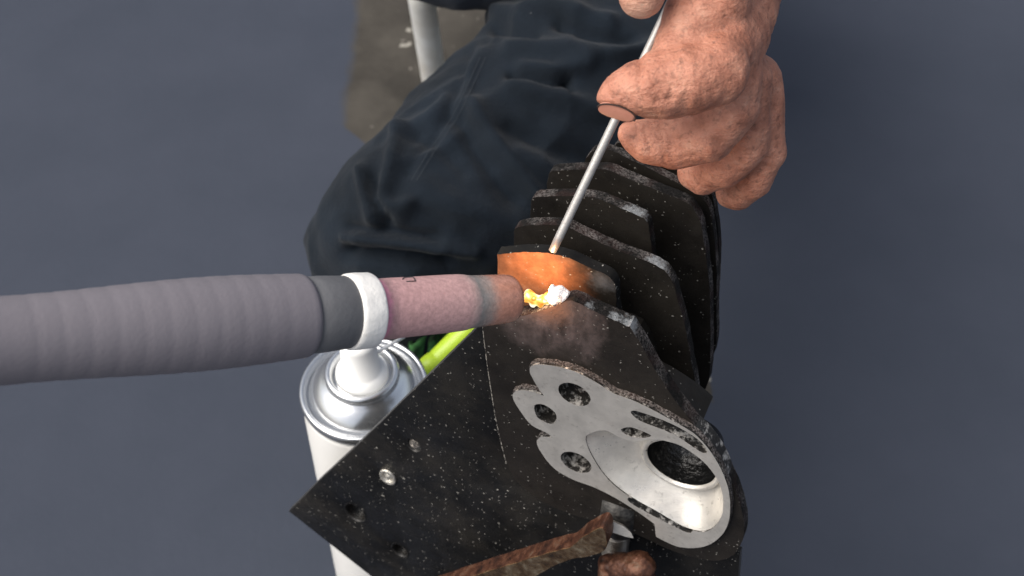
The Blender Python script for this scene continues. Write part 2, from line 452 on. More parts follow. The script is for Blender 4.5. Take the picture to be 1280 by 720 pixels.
# core
core = spline([ab(x, y, 0) for x, y in [(700, 500), (750, 490), (820, 520), (880, 570), (902, 640), (870, 672), (800, 650), (720, 600), (690, 560)]], 5)
sg = 1 if sum(dish_o[i-1][0]*dish_o[i][1]-dish_o[i][0]*dish_o[i-1][1] for i in range(len(dish_o))) > 0 else -1
me = plate('port_wall', core, [grow(dish_o, .001 * sg)], -.0076, .011, .001)
link('port_wall', me, [MAT['paint'].m, MAT['paint'].m], cyl)
core = spline([ab(x, y, 0) for x, y in [(690, 470), (770, 470), (790, 560), (720, 590), (680, 540)]], 5)
me = plate('core', core, [], -.019, .040, .001)
link('core', me, [MAT['paint'].m, MAT['paint'].m], cyl)
# dish and bore
ca, cb = ab(842, 601, flo)
ba, bb = ca, cb
NR = 72
def hit(th):
    dx, dy = math.cos(th), math.sin(th); best = .001
    n = len(dish_o)
    for i in range(n):
        (x0, y0), (x1, y1) = dish_o[i - 1], dish_o[i]
        x0 -= ca; x1 -= ca; y0 -= cb; y1 -= cb
        ex, ey = x1 - x0, y1 - y0; den = dx * ey - dy * ex
        if abs(den) < 1e-12: continue
        t = (x0 * ey - y0 * ex) / den; u = (x0 * dy - y0 * dx) / den
        if -1e-6 <= u <= 1 + 1e-6 and t > best: best = t
    return best
ths = [2 * math.pi * k / NR for k in range(NR)]
hits = [hit(t) for t in ths]
RB = .0112
vs = []; fs = []
levels = 14
for j in range(levels):
    s = j / (levels - 1)
    for t, h in zip(ths, hits):
        r1 = RB + .0022
        r = h + (r1 - h) * s if h > r1 else h + (r1 * .98 - h) * s
        z = flo - .0004 - .0085 * (math.sin(s * math.pi / 2) ** 1.2)
        vs.append(AB(ca + r * math.cos(t), cb + r * math.sin(t), z))
prof = [(RB + .0018, -.0042), (RB + .0010, -.0037), (RB + .0003, -.0041), (RB, -.0050)]
for r, z in prof:
    for t in ths: vs.append(AB(ca + r * math.cos(t), cb + r * math.sin(t), z))
for j in range(levels + len(prof) - 1):
    for k in range(NR):
        k2 = (k + 1) % NR; fs.append((j * NR + k, j * NR + k2, (j + 1) * NR + k2, (j + 1) * NR + k))
link('port_dish', mesh('port_dish', vs, fs), MAT['dish'].m, cyl)
vs = []; fs = []
for j, (r, z) in enumerate([(RB + .0001, -.0048), (RB + .0001, -.010), (RB - .0012, -.0115), (RB - .0012, -.0165), (.0002, -.017)]):
    for t in ths: vs.append(AB(ca + r * math.cos(t), cb + r * math.sin(t), z))
for j in range(4):
    for k in range(NR):
        k2 = (k + 1) % NR; fs.append((j * NR + k, j * NR + k2, (j + 1) * NR + k2, (j + 1) * NR + k))
link('bore', mesh('bore', vs, fs), MAT['bore'].m, cyl)
# lug under the flange
lt = W(773, 632, .000); lb = Vector(lt); zb = W(773, 672, .000).z; H = lt.z - zb
lug = M('grey cast lug'); lug.set(col=lug.mix(lug.ramp(lug.noise(500, 5), [(.4, 0.), (.65, 1.)]), (.018, .017, .016), (.06, .057, .052)), rough=.45, metal=.4).bump(lug.noise(700, 5), .4, .0006)
lc = lt - N_ * .004
link('lug', lathe('lug', lc, lc - E2 * H, [(0, .0070), (H * .5, .0072), (H * .8, .0070), (H * .95, .0060), (H, .0045)], 40, .0003), lug.m, cyl)
fv = [(741, 653), (752, 650), (766, 652), (780, 658), (789, 666), (792, 673), (782, 671), (764, 665), (750, 659)]
dd = (lc - CAM).dot(V_) - .0092
front = [P(x, y, dd + (y - 650) * .00012) for x, y in fv]; back = [p + V_ * .004 for p in front]; n = len(fv)
me = mesh('machined_face', front + back, [tuple(range(n)), tuple(range(2 * n - 1, n - 1, -1))] + [(i, (i + 1) % n, n + (i + 1) % n, n + i) for i in range(n)], False)
link('machined_face', me, MAT['flange'].m, cyl)

# weld on the broken corner
wm = M('crusted white weld metal'); wm.set(col=wm.mix(wm.ramp(wm.noise(900, 5), [(.45, 0.), (.65, 1.)]), (.86, .84, .83), (.6, .5, .45)), rough=.6, emit=(1., .88, .80), es=.10).bump(wm.noise(1500, 5), .8, .001)  # faint emission stands in for arc light falling on the crust
hot = M('glowing molten metal')
hc = hot.ramp(hot.noise(420, 3), [(.38, (.75, .16, .01)), (.46, (1., .42, .05)), (.54, (1., .72, .22)), (.62, (1.25, 1.15, .9))])
hot.set(col=(.12, .06, .02), emit=hc, es=.72, rough=.35)
rnd = random.Random(11)
ch = []
for (x, y, r) in [(704, 371, 8), (698, 367, 8), (709, 376, 6), (693, 373, 9), (689, 360, 3), (690, 364, 4), (700, 378, 6), (714, 379, 4)]:
    p = W(x, y, -.0018); ch.append([(p, r / F * .388), (p - N_ * .001, r / F * .388)])
for i in range(9):
    p = W(rnd.uniform(690, 713), rnd.uniform(367, 378), -.0016); ch.append([(p, rnd.uniform(2.5, 4.5) / F * .388)] * 2)
me = blob_mesh('weld_bead', ch, .00028, 14)
co, no = arrays(me)
d = np.array([noise.noise(Vector(c) * 420) for c in co]); co += no * (d * .0005)[:, None]; me.vertices.foreach_set('co', co.ravel())
link('weld_bead', me, wm.m, cyl, 'white crusted end of the weld')
ch = []
for (x, y, r) in [(659, 372, 7), (664, 373, 6), (670, 376, 6), (677, 376, 6), (684, 374, 6), (690, 374, 6), (666, 380, 5), (676, 381, 4), (686, 380, 4)]:
    p = W(x, y, -.002); ch.append([(p, r / F * .388), (p - N_ * .001, r / F * .388)])
for i in range(6):
    p = W(rnd.uniform(658, 690), rnd.uniform(372, 386), -.0012); ch.append([(p, rnd.uniform(2, 3.5) / F * .388)] * 2)
me = blob_mesh('molten_pool', ch, .00028, 16)
co, no = arrays(me)
d = np.array([noise.noise(Vector(c) * 420) for c in co]); co += no * (d * .0005)[:, None]; me.vertices.foreach_set('co', co.ravel())
link('molten_pool', me, hot.m, cyl, 'glowing yellow molten metal under the torch tip')
ld = bpy.data.lights.new('arc_light', 'POINT'); ld.energy = .026; ld.color = (1., .56, .28); ld.shadow_soft_size = .003
lo = bpy.data.objects.new('arc_light', ld); COL.objects.link(lo); lo.location = W(666, 365, .0008)

# ================================================================== jig plate
po = -.0050
plate_px = [(361, 639), (400, 600), (440, 563), (520, 485), (592, 414), (601, 404), (618, 406), (630, 470), (640, 530), (655, 578), (684, 606), (740, 630), (800, 655), (860, 678), (925, 690), (918, 800), (880, 1100), (700, 1120), (560, 798), (466, 722), (438, 700)]
po_loop = [ab(x, y, po) for x, y in plate_px]
fine = []
for i in range(len(po_loop)):
    a, b = po_loop[i], po_loop[(i + 1) % len(po_loop)]
    for k in range(6): fine.append((a[0] + (b[0] - a[0]) * k / 6, a[1] + (b[1] - a[1]) * k / 6))
pl = root('steel_plate', 'black speckled steel plate with drilled holes, standing behind the engine cylinder', 'metal plate', AB(-.02, -.17, -.005))
me = plate('plate', rough(fine, .0001, 5), [ell(517, 557, .0027, po, 24, 1.4), ell(485, 596, .0030, po, 24, 1.4), ell(444, 641, .0044, po, 24, 1.4), ell(500, 688, .0034, po, 24, 1.4)], po, .0022, .0003, 1)
flatshade(me, 50); link('plate', me, [MAT['plate'].m, MAT['plate_edge'].m], pl)
# what sits in the holes
sc = M('bright screw end').set(col=(.72, .68, .6), metal=.8, rough=.35); sc.bump(sc.noise(1500, 4), .8, .0006)
a, b = ab(485, 596, po)
vs = []; fs = []
rings = [(.0034, .0000), (.0034, .0005), (.0029, .0008), (.0022, .0002), (.0019, -.0006), (.0012, .0002), (.0005, .0006)]
for r, z in rings:
    for k in range(24): t = 2 * math.pi * k / 24; vs.append(AB(a + r * math.cos(t), b + 1.4 * r * math.sin(t), po + z))
for j in range(len(rings) - 1):
    for k in range(24): fs.append((j * 24 + k, j * 24 + (k + 1) % 24, (j + 1) * 24 + (k + 1) % 24, (j + 1) * 24 + k))
fs.append(tuple(range((len(rings) - 1) * 24, len(rings) * 24)))
link('screw', mesh('screw', vs, fs), sc.m, pl, 'bright screw end in one hole')
di = M('grey dirt plug'); di.set(col=di.mix(di.ramp(di.noise(700, 4), [(.45, 0.), (.6, 1.)]), (.06, .055, .05), (.35, .31, .27)), rough=.8).bump(di.noise(900, 5), 1., .001)
a, b = ab(517, 557, po)
me = blob_mesh('dirt_plug', [[(AB(a, b, po - .0025), .0026), (AB(a, b, po - .0018), .0024)], [(AB(a + .0006, b - .0012, po - .0009), .0008)] * 2], .0004, 2)
link('dirt_plug', me, di.m, pl)
rimm = M('worn hole rim'); rimm.set(col=rimm.mix(rimm.ramp(rimm.noise(600, 5), [(.45, 0.), (.6, 1.)]), (.004, .004, .004), (.022, .020, .018)), rough=.45, metal=.4).bump(rimm.noise(800, 4), .6, .0005)
for (x, y, r) in [(444, 641, .0044), (500, 688, .0034)]:
    a, b = ab(x, y, po); vs = []; fs = []
    for rr, z in [(r + .0006, .00003), (r + .0004, .00014), (r + .0001, .00010), (r - .0002, -.001), (r - .0002, -.0075)]:
        for k in range(28): t = 2 * math.pi * k / 28; vs.append(AB(a + rr * math.cos(t), b + 1.4 * rr * math.sin(t), po + z))
    if True:
        vs += [AB(a, b, po - .0075)]; fs += [(4 * 28 + k, 4 * 28 + (k + 1) % 28, 5 * 28) for k in range(28)]
    for j in range(4):
        for k in range(28): fs.append((j * 28 + k, j * 28 + (k + 1) % 28, (j + 1) * 28 + (k + 1) % 28, (j + 1) * 28 + k))
    link('hole_rim', mesh('hole_rim', vs, fs), rimm.m, pl)
# foot that carries the plate, below the picture
ft = plate('foot', [ab(x, y, po) for x, y in [(660, 1060), (920, 1060)]] and [(po_loop[17][0] - .02, -O_.z), (po_loop[16][0] + .02, -O_.z), (po_loop[16][0] + .02, -O_.z + .012), (po_loop[17][0] - .02, -O_.z + .012)], [], .02, .06, .001)
link('foot', ft, [MAT['plate'].m, MAT['plate_edge'].m], pl)

# ================================================================== clamp
ru = M('rusty worn steel')
n1 = ru.noise(150, 7, .7)
rc = ru.ramp(n1, [(.34, (.018, .012, .010)), (.46, (.075, .030, .018)), (.56, (.13, .055, .030)), (.68, (.15, .10, .07))])
ru.set(col=rc, metal=.45, rough=ru.ramp(ru.noise(300, 5), [(.3, .32), (.7, .6)])).bump(n1, .5, .001).bump(ru.noise(700, 5), .4, .0006)
def rust(name, stops, scale, metal, rough):
    m = M(name); n1 = m.noise(scale, 7, .72)
    m.set(col=m.ramp(n1, stops), metal=metal, rough=m.ramp(m.noise(300, 5), [(.3, rough), (.7, rough + .25)]), spec=.35)
    m.bump(n1, .6, .0012).bump(m.noise(650, 6, .7), .6, .0008); return m
ru2 = rust('grey brown mottled steel', [(.34, (.022, .015, .010)), (.46, (.085, .050, .026)), (.56, (.14, .100, .062)), (.68, (.26, .22, .16))], 190, .5, .30)
ru3 = rust('rusty edge with golden highlight', [(.36, (.08, .030, .015)), (.48, (.20, .10, .045)), (.58, (.38, .25, .12)), (.70, (.60, .47, .28))], 160, .6, .26)  # golden highlight along the arm's ridge is put into the bevel colour
cl = root('clamp', 'rusty steel clamp arm and screw gripping the lug below the flange', 'clamp', W(700, 760, .012))
co_ = .016
arm = spline([ab(x, y, co_) for x, y in [(470, 765), (540, 737), (600, 717), (652, 701), (684, 691), (712, 684), (727, 672), (741, 664), (752, 660), (757, 668), (757, 686), (742, 694), (715, 699), (690, 709), (660, 727), (620, 757), (560, 800), (480, 830)]], 6)
me = plate('arm', rough(arm, .0003, 4, 200), [], co_, .0062, .0020, 4, True, 2)
flatshade(me, 70)
link('arm', me, [ru2.m, ru.m, ru3.m], cl)
st = M('steel screw').set(col=(.42, .38, .33), metal=.85, rough=.38); st.bump(st.noise(900, 4), .4, .0006)
s0 = lc - E2 * (H - .001) + N_ * .002
prof = []
for k in range(40):
    t = .016 * k / 39; prof.append((t, .0044 + .00035 * math.sin(k * 2.1) - (.0004 if k < 4 else 0)))
link('screw', lathe('screw', s0, s0 - E2 * .02, prof, 32), st.m, cl)
pc = W(786, 713, .010)
me = blob_mesh('swivel_pad', [[(pc + E1 * (-.0055) - E2 * .002, .0052), (pc + E1 * .0035 + E2 * .004, .0056)], [(pc + E1 * (-.0055) - E2 * .007, .0055), (pc + E1 * .0055 - E2 * .006, .0055)]], .0006, 4)
co, no = arrays(me); d = np.array([noise.fractal(Vector(c) * 220, 1, 2, 4) for c in co]); co += no * (d * .0009)[:, None]; me.vertices.foreach_set('co', co.ravel())
link('swivel_pad', me, ru.m, cl)
me = lathe('pin', pc + N_ * .0050 + E1 * (-.002) - E2 * .001, pc + N_ * .009 + E1 * (-.002) - E2 * .001, [(0, .0016), (.0014, .0016), (.0018, .0012)], 20)
link('pin', me, st.m, cl)

# ================================================================== torch
T0 = P(656, 371.5, .376); T1 = P(440, 389.5, .346)
ax = (T1 - T0).normalized(); TL = (T1 - T0).length
def tx(px): return (656 - (px - BULGE)) / 216 * TL
BULGE = 17     # the rims curve towards the tip as seen from above
to = root('welding_torch', 'welding torch with pink ceramic cup and white collar, tip against the glowing weld', 'welding torch', T1)
cu = M('pink fired ceramic')
dt = cu.n('ShaderNodeVectorMath'); dt.operation = 'DOT_PRODUCT'; dt.inputs[1].default_value = ax
sub = cu.n('ShaderNodeVectorMath'); sub.operation = 'SUBTRACT'; sub.inputs[1].default_value = T0; cu.l(cu.pos, sub.inputs[0]); cu.l(sub.outputs[0], dt.inputs[0])
along = cu.math('ADD', dt.outputs['Value'], cu.math('MULTIPLY', cu.math('SUBTRACT', cu.noise(420, 5, .7), .5), .0035))
ux = cu.math('DIVIDE', along, TL)
def fr(px): return (656 - (px - 17)) / 216
cc = cu.ramp(ux, [(0., (.44, .19, .125)), (fr(625), (.50, .24, .17)), (fr(612), (.33, .25, .22)), (fr(600), (.22, .21, .20)), (fr(590), (.50, .335, .31)), (fr(580), (.54, .325, .31)), (fr(490), (.52, .30, .295)), (fr(484), (.62, .25, .33))])
mott = cu.ramp(cu.noise(700, 6, .7), [(.35, .75), (.65, 1.06)])
mm = cu.n('ShaderNodeMix'); mm.data_type = 'RGBA'; mm.blend_type = 'MULTIPLY'; mm.inputs[0].default_value = 1; cu.l(cc, mm.inputs[6]); cu.l(mott, mm.inputs[7])
cc2 = cu.mix(cu.math('MULTIPLY', cu.ramp(cu.noise(260, 6, .7), [(.62, 0.), (.74, 1.)]), .5), mm.outputs[2], (.16, .09, .09))
cu.set(col=cc2, rough=cu.ramp(ux, [(fr(640), .16), (fr(610), .25), (fr(590), .5), (fr(560), .55)]), spec=.55)
cu.bump(cu.noise(1300, 4, .6), .28, .0006)
prof = [(tx(652), .0030), (tx(655.5), .0050), (tx(656), .0056), (tx(655), .0061), (tx(651), .0065), (tx(645), .00665), (tx(630), .0068), (tx(615), .0069), (tx(604), .0070), (tx(598), .00715), (tx(592), .0074), (tx(586), .00755), (tx(570), .00765),
        (tx(540), .00775), (tx(500), .00785), (tx(487), .00785), (tx(485), .00815), (tx(480), .00815), (tx(478.5), .0075)]
link('cup', lathe('cup', T0, T1, prof, 72, .00006), cu.m, to)
wc = M('white collar'); wc.set(col=wc.mix(wc.ramp(wc.noise(260, 6, .7), [(.62, 0.), (.75, .8)]), (.80, .78, .74), (.42, .36, .28)), rough=.45, spec=.5).bump(wc.noise(320, 5), .35, .0012)
prof = [(tx(479), .0075), (tx(479), .0090), (tx(478), .0095), (tx(476), .00965), (tx(470), .0097), (tx(462), .00975), (tx(456), .0097), (tx(452), .0096), (tx(451), .0092), (tx(451), .006)]
link('collar', lathe('collar', T0, T1, prof, 64, .0002, 5), wc.m, to)
hm = M('grey rubber handle'); hm.set(col=hm.mix(hm.noise(120, 4), (.165, .150, .165), (.19, .172, .188)), rough=.6).bump(hm.noise(900, 3), .2, .0004)
hd = M('dark torch head'); hd.set(col=hd.mix(hd.noise(200, 5), (.10, .10, .105), (.14, .14, .145)), rough=.55).bump(hd.noise(700, 4), .3, .0005)
prof = [(tx(452), .006), (tx(452), .0088), (tx(449), .0092), (tx(420), .0096), (tx(405), .0095), (tx(403), .009)]
link('head', lathe('head', T0, T1, prof, 48), hd.m, to)
prof = [(tx(404), .007), (tx(404), .0100), (tx(400), .0104)]
for k in range(1, 200):
    x = 400 - k * 4; g_ = .00012 * max(0, math.sin(k * 1.05)) ** 4 if 6 < k < 70 else 0
    prof.append((tx(x), .0104 + .0007 * math.sin(k * .066) - g_))
link('handle', lathe('handle', T0, T1, prof, 48), hm.m, to)
# printed size mark on the cup
ink = M('black ink').set(col=(.02, .018, .02), rough=.6)
xx = frame_for(ax)
def on_cup(px, py):
    # point of the cup's surface along a sight line
    r = ray(px, py); o = CAM - T0; A = r - ax * r.dot(ax); B = o - ax * o.dot(ax); rad = .00786
    a_, b_, c_ = A.dot(A), 2 * A.dot(B), B.dot(B) - rad * rad
    disc = b_ * b_ - 4 * a_ * c_
    t = (-b_ - math.sqrt(max(disc, 0))) / (2 * a_); return CAM + r * t
pts = [(503, 349.5), (505, 347), (516, 346.2), (518.5, 349), (519.5, 351.2), (508, 352)]
link('size_mark', tube('size_mark', [on_cup(*p) for p in pts], .00016, 6), ink.m, to)

# ================================================================== filler rod
ra = P(690.5, 314, .3800); rb = P(768, 152, .3655)
dr = (rb - ra).normalized()
# aim it at where it comes out above the fingers
rod_m = M('grey filler wire'); rod_m.set(col=(.50, .48, .45), metal=.6, rough=.42).bump(rod_m.noise(700, 4, .6, ((1, 1, 1), (0, 0, 0))), .3, .0004)
r_top = P(836, 8, .3535); r_end = P(990, -318, .327)
pts = [ra + (rb - ra) * (k / 8) for k in range(8)] + [rb, P(801, 82, .3595), r_top, P(905, -138, .341), r_end]
rads = [.0011, .00122] + [.00120] * 7 + [.0012] * 4
rod = link('filler_rod', tube('filler_rod', pts, rads, 20), rod_m.m)
tag(rod, 'thin grey filler rod held by fingertips, its end on a fin above the weld', 'welding rod'); recentre(rod)

# ================================================================== spray can
RC = P(455, 485, .56); can = root('spray_can', 'white and silver aerosol can standing behind the black steel plate', 'spray can', Vector((RC.x, RC.y, 0)))
zr = RC.z; base = Vector((RC.x, RC.y, 0)); up = base + Vector((0, 0, 1))
whm = M('white can enamel'); whm.set(col=(.78, .77, .74), rough=.28, spec=.5).bump(whm.noise(60, 2), .05, .001)
slm = M('silver can dome'); slm.set(col=slm.mix(slm.noise(80, 5), (.70, .71, .72), (.56, .57, .58)), metal=.92, rough=.24).bump(slm.noise(250, 4), .06, .0006)
nzm = M('white plastic nozzle'); nzm.set(col=(.85, .85, .83), rough=.35)
link('body', lathe('body', base, up, [(.0, .0235), (.003, .0252), (.006, .0258), (zr - .014, .0258), (zr - .008, .0252), (zr - .004, .0250)], 64), whm.m, can)
link('rim', lathe('rim', base, up, [(zr - .0045, .0246), (zr - .004, .0258), (zr - .0015, .0264), (zr + .0008, .0261), (zr + .0014, .0250), (zr + .0004, .0240), (zr - .002, .0236)], 64), slm.m, can)
dome = [(zr - .0030, .0240), (zr - .0028, .0232), (zr + .0005, .0222), (zr + .0045, .0196), (zr + .0072, .0168), (zr + .0085, .0150), (zr + .0090, .0146)]
link('dome', lathe('dome', base, up, dome, 64), slm.m, can)
link('valve_cup', lathe('valve_cup', base, up, [(zr + .0070, .0150), (zr + .0105, .0150), (zr + .0122, .0140), (zr + .0118, .0126), (zr + .0085, .0118), (zr + .0078, .0100), (zr + .0086, .0070)], 64), slm.m, can)
link('nozzle', lathe('nozzle', base, up, [(zr + .0080, .0108), (zr + .0120, .0104), (zr + .0136, .0088), (zr + .0142, .0076), (zr + .030, .0072), (zr + .0325, .0064), (zr + .0333, .004)], 48), nzm.m, can)
sp0 = base + Vector((.004, -.004, zr + .026)); s1 = P(505, 421, .553)
link('spray_tube', tube('spray_tube', [sp0, sp0.lerp(s1, .5), s1], .0007, 10), nzm.m, can)

# ================================================================== hose and rag behind the plate
hg = M('yellow green hose').set(col=(.42, .60, .04), rough=.4)
q = [G(470, 640, .006), P(505, 560, .62), P(529, 471, .60), P(548, 449, .60), P(570, 427, .60), P(590, 408, .60), P(615, 380, .61), P(640, 372, .64), P(668, 400, .69), Vector((.03, .42, .02)), Vector((.06, .45, .006)), Vector((.10, .5, .006))]
hp = [Vector(p) for p in spline([tuple(v) for v in q], 8, False)]
h = link('hose', tube('hose', hp, .0050, 14), hg.m); tag(h, 'bright yellow-green hose looping behind the black steel plate edge', 'hose'); recentre(h)
gr = M('dark green cloth'); gr.set(col=gr.mix(gr.ramp(gr.noise(70, 6, .7), [(.42, 0.), (.6, 1.)]), (.012, .03, .012), (.07, .26, .07)), rough=.9).bump(gr.noise(900, 3), .5, .001)
vs = []; fs = []; nu, nv = 40, 50
for j in range(nv + 1):
    for i in range(nu + 1):
        u, v = i / nu, j / nv
        x = 508 + 60 * u; topy = 419 + 7 * math.sin(u * 7) + 6 * abs(u - .45)
        p = P(x, topy, .632); z = p.z * (1 - v) + .004
        q = Vector((p.x, p.y - .03 * v ** 1.5, z))
        q += Vector((0, 1, .15)) * .007 * noise.noise(Vector((u * 5, v * 4, 3))) + Vector((.5, .6, 0)) * .006 * math.sin(u * 17 + 3 * v)
        vs.append(q)
for j in range(nv):
    for i in range(nu): fs.append((j * (nu + 1) + i, j * (nu + 1) + i + 1, (j + 1) * (nu + 1) + i + 1, (j + 1) * (nu + 1) + i))
me = mesh('rag', vs, fs)
r = link('rag', me, gr.m); md = r.modifiers.new('thick', 'SOLIDIFY'); md.thickness = .0015
tag(r, 'dark green rag hanging behind the spray can and under the torch cup', 'rag'); recentre(r)

# ================================================================== stool
al = M('dull aluminium tube'); al.set(col=al.mix(al.ramp(al.noise(40, 6, .7), [(.4, 0.), (.7, 1.)]), (.80, .80, .76), (.60, .57, .50)), metal=.25, rough=.3).bump(al.noise(120, 5), .12, .001)
blk = M('black seat cloth').set(col=(.015, .015, .017), rough=.85)
seat_z = .185
la = P(521, -40, .815); lbm = G(553, 165, 0.0)
so = root('stool', 'low folding stool with pale aluminium tube leg beside the dark trousers', 'stool', Vector((.1, .9, 0)))
link('leg', tube('leg', [la + (lbm - la) * (k / 6) for k in range(7)], .0085, 20), al.m, so)
ln = (lbm - la)
off = Vector((.20, .02, 0))
link('leg', tube('leg', [la + off + ln * (k / 6) for k in range(7)], .0085, 20), al.m, so)
link('crossbar', tube('crossbar', [la + Vector((0, 0, .0)), la + off], .0085, 16), al.m, so)
bm = bmesh.new(); bmesh.ops.create_cube(bm, size=1, matrix=Matrix.Translation(la + Vector((.1, .10, .012))) @ Matrix.Diagonal((.24, .2, .012, 1))); bmesh.ops.bevel(bm, geom=bm.edges[:], offset=.004, segments=2, affect='EDGES')
me = bpy.data.meshes.new('seat'); bm.to_mesh(me); bm.free(); link('seat', me, blk.m, so)

# ================================================================== person
def C(px, py, d, r): return (P(px, py, d), r / F * d)
sk = M('weathered skin')
n1 = sk.noise(160, 6, .6); n2 = sk.noise(520, 5, .6)
sc_ = sk.ramp(n1, [(.28, (.27, .108, .068)), (.44, (.42, .175, .112)), (.60, (.52, .235, .155)), (.74, (.58, .31, .215))])
sc_ = sk.mix(sk.math('MULTIPLY', sk.ramp(n2, [(.54, 0.), (.72, 1.)]), .6), sc_, (.085, .038, .025))
tipc = sk.near(P(800, 18, .343), .002, .008, .002, 250)
sc_ = sk.mix(sk.math('MULTIPLY', tipc, .75), sc_, (.60, .40, .30))
sk.set(col=sc_, rough=.48, spec=.4, sss=.12)
sk.b.inputs['Subsurface Radius'].default_value = (.003, .0012, .0007); sk.b.inputs['Subsurface Scale'].default_value = 1
vo = sk.n('ShaderNodeTexVoronoi'); vo.inputs['Scale'].default_value = 1100; sk.l(sk.pos, vo.inputs['Vector'])
sk.bump(vo.outputs['Distance'], .35, .0004).bump(sk.noise(330, 6, .65, ((1, 2.6, 2.2), (0, .4, .9))), .6, .0012).bump(sk.noise(1500, 3), .25, .0004)
index = [C(765, 124, .350, 21), C(780, 119, .350, 30), C(800, 112, .350, 38), C(825, 106, .350, 44), C(860, 98, .350, 47), C(890, 88, .352, 48)]
index_up = [C(838, 96, .351, 33), C(850, 60, .352, 34), C(866, 20, .353, 38), C(896, 0, .353, 44)]
middle = [C(786, 167, .376, 15), C(796, 172, .376, 22), C(812, 176, .376, 29), C(846, 176, .376, 37), C(884, 164, .372, 40), C(912, 130, .368, 40), C(912, 70, .364, 42)]
thumb = [C(803, -6, .343, 30), C(806, -24, .343, 33), C(818, -62, .343, 36), C(860, -85, .346, 42), C(905, -40, .352, 50)]
ring = [C(868, 216, .400, 22), C(880, 217, .398, 27), C(903, 205, .392, 31), C(930, 178, .385, 33), C(928, 100, .374, 38)]
little = [C(912, 242, .412, 18), C(922, 241, .410, 22), C(940, 226, .402, 25), C(956, 190, .394, 28), C(945, 100, .384, 34)]
palm = [C(898, 55, .358, 50), C(910, 40, .366, 56), C(918, -10, .372, 60)]
wrist = [C(912, 10, .368, 58), C(930, -70, .366, 56), C(975, -190, .356, 64)]
me = blob_mesh('person', [index, index_up, middle, thumb, ring, little, palm, wrist], .00075, 5)
co, no = arrays(me)
xy = to_px(co)
dep = (co - np.array(CAM)) @ np.array(V_)
frontA = dep < .362
disp = np.zeros(len(co))
disp += frontA * -.0011 * np.exp(-(seg_dist(xy, [(742, 131), (760, 131), (776, 136), (793, 147), (805, 152)]) / 2.2) ** 2)     # groove beside the nail
disp += frontA * -.0009 * np.exp(-(seg_dist(xy, [(800, 74), (802, 90), (800, 104)]) / 4) ** 2)                                # joint crease
disp += frontA * .0007 * np.exp(-(seg_dist(xy, [(806, 100), (815, 125), (835, 135)]) / 11) ** 2)
for k in range(16):
    x0 = 757 + 6 * k; disp += frontA * -.00022 * np.exp(-(seg_dist(xy, [(x0, 96 - k), (x0 + 4, 118), (x0 + 9, 128)]) / 1.1) ** 2)
for (l, a_, s) in [([(826, 92), (840, 100)], -.0005, 1.6), ([(812, 112), (828, 104), (846, 110)], -.0004, 1.8), ([(818, 126), (840, 122)], -.0004, 1.6), ([(822, 140), (845, 136)], -.0003, 2)]:
    disp += frontA * a_ * np.exp(-(seg_dist(xy, l) / s) ** 2)
back = ~frontA
for (l, a_, s) in [([(806, 160), (812, 190)], -.0006, 2.2), ([(795, 160), (797, 182)], -.0005, 2), ([(826, 158), (830, 205)], -.0004, 2.4)]:
    disp += back * a_ * np.exp(-(seg_dist(xy, l) / s) ** 2)
disp += np.array([noise.fractal(Vector(c) * 140, 1, 2, 3) for c in co]) * .00045
co += no * disp[:, None]; me.vertices.foreach_set('co', co.ravel()); me.update()
person = link('person', me, sk.m)
tag(person, 'person in dark navy trousers, right hand holding the filler rod between fingertips', 'person'); recentre(person)
nail = M('finger nail'); nail.set(col=nail.mix(nail.noise(300, 4), (.42, .17, .115), (.50, .235, .165)), rough=.42, spec=.4).bump(nail.noise(800, 3), .15, .0003)
def nail_mesh(c, dirx, diry, out, a_, b_, h_):
    vs = []; fs = []; nr = 8; nc = 28
    for j in range(nr + 1):
        s = j / nr
        for k in range(nc):
            t = 2 * math.pi * k / nc
            ca_, sa_ = math.cos(t), math.sin(t)
            e = 1.0 if s < 1 else 1
            vs.append(c + dirx * (a_ * s * math.copysign(abs(ca_) ** .75, ca_)) + diry * (b_ * s * math.copysign(abs(sa_) ** .75, sa_)) + out * (h_ * (1 - (s * sa_) ** 2 * .8 - (s * ca_) ** 2 * .35)))
    for j in range(nr):
        for k in range(nc): fs.append((j * nc + k, j * nc + (k + 1) % nc, (j + 1) * nc + (k + 1) % nc, (j + 1) * nc + k))
    base = len(vs); 
    for k in range(nc): vs.append(vs[nr * nc + k] - out * h_ * 1.5)
    for k in range(nc): fs.append((nr * nc + k, nr * nc + (k + 1) % nc, base + (k + 1) % nc, base + k))
    return mesh('fingernail', vs, fs)
def dirpx(dx, dy): return (R_ * dx - U_ * dy).normalized()
dx_ = dirpx(1, .32); out_ = (dirpx(-.35, 1) * .75 - V_ * .66).normalized(); dy_ = out_.cross(dx_).normalized()
link('fingernail', nail_mesh(P(771, 140.5, .3476), dx_, dy_, out_, .0048, .0022, .0004), nail.m, person)
grime = M('dirt under the nail').set(col=(.03, .014, .010), rough=.8)
nc_ = P(771, 140.5, .3476)
link('nail_groove', tube('nail_groove', [nc_ + dx_ * (.0050 * math.cos(t)) + dy_ * sgn_ * (.0024 * math.sin(t)) + out_ * .0003 for sgn_ in [-1 if dy_.dot(U_) < 0 else 1] for t in [math.pi * k / 20 for k in range(-2, 21)]], .00022, 6), grime.m, person)
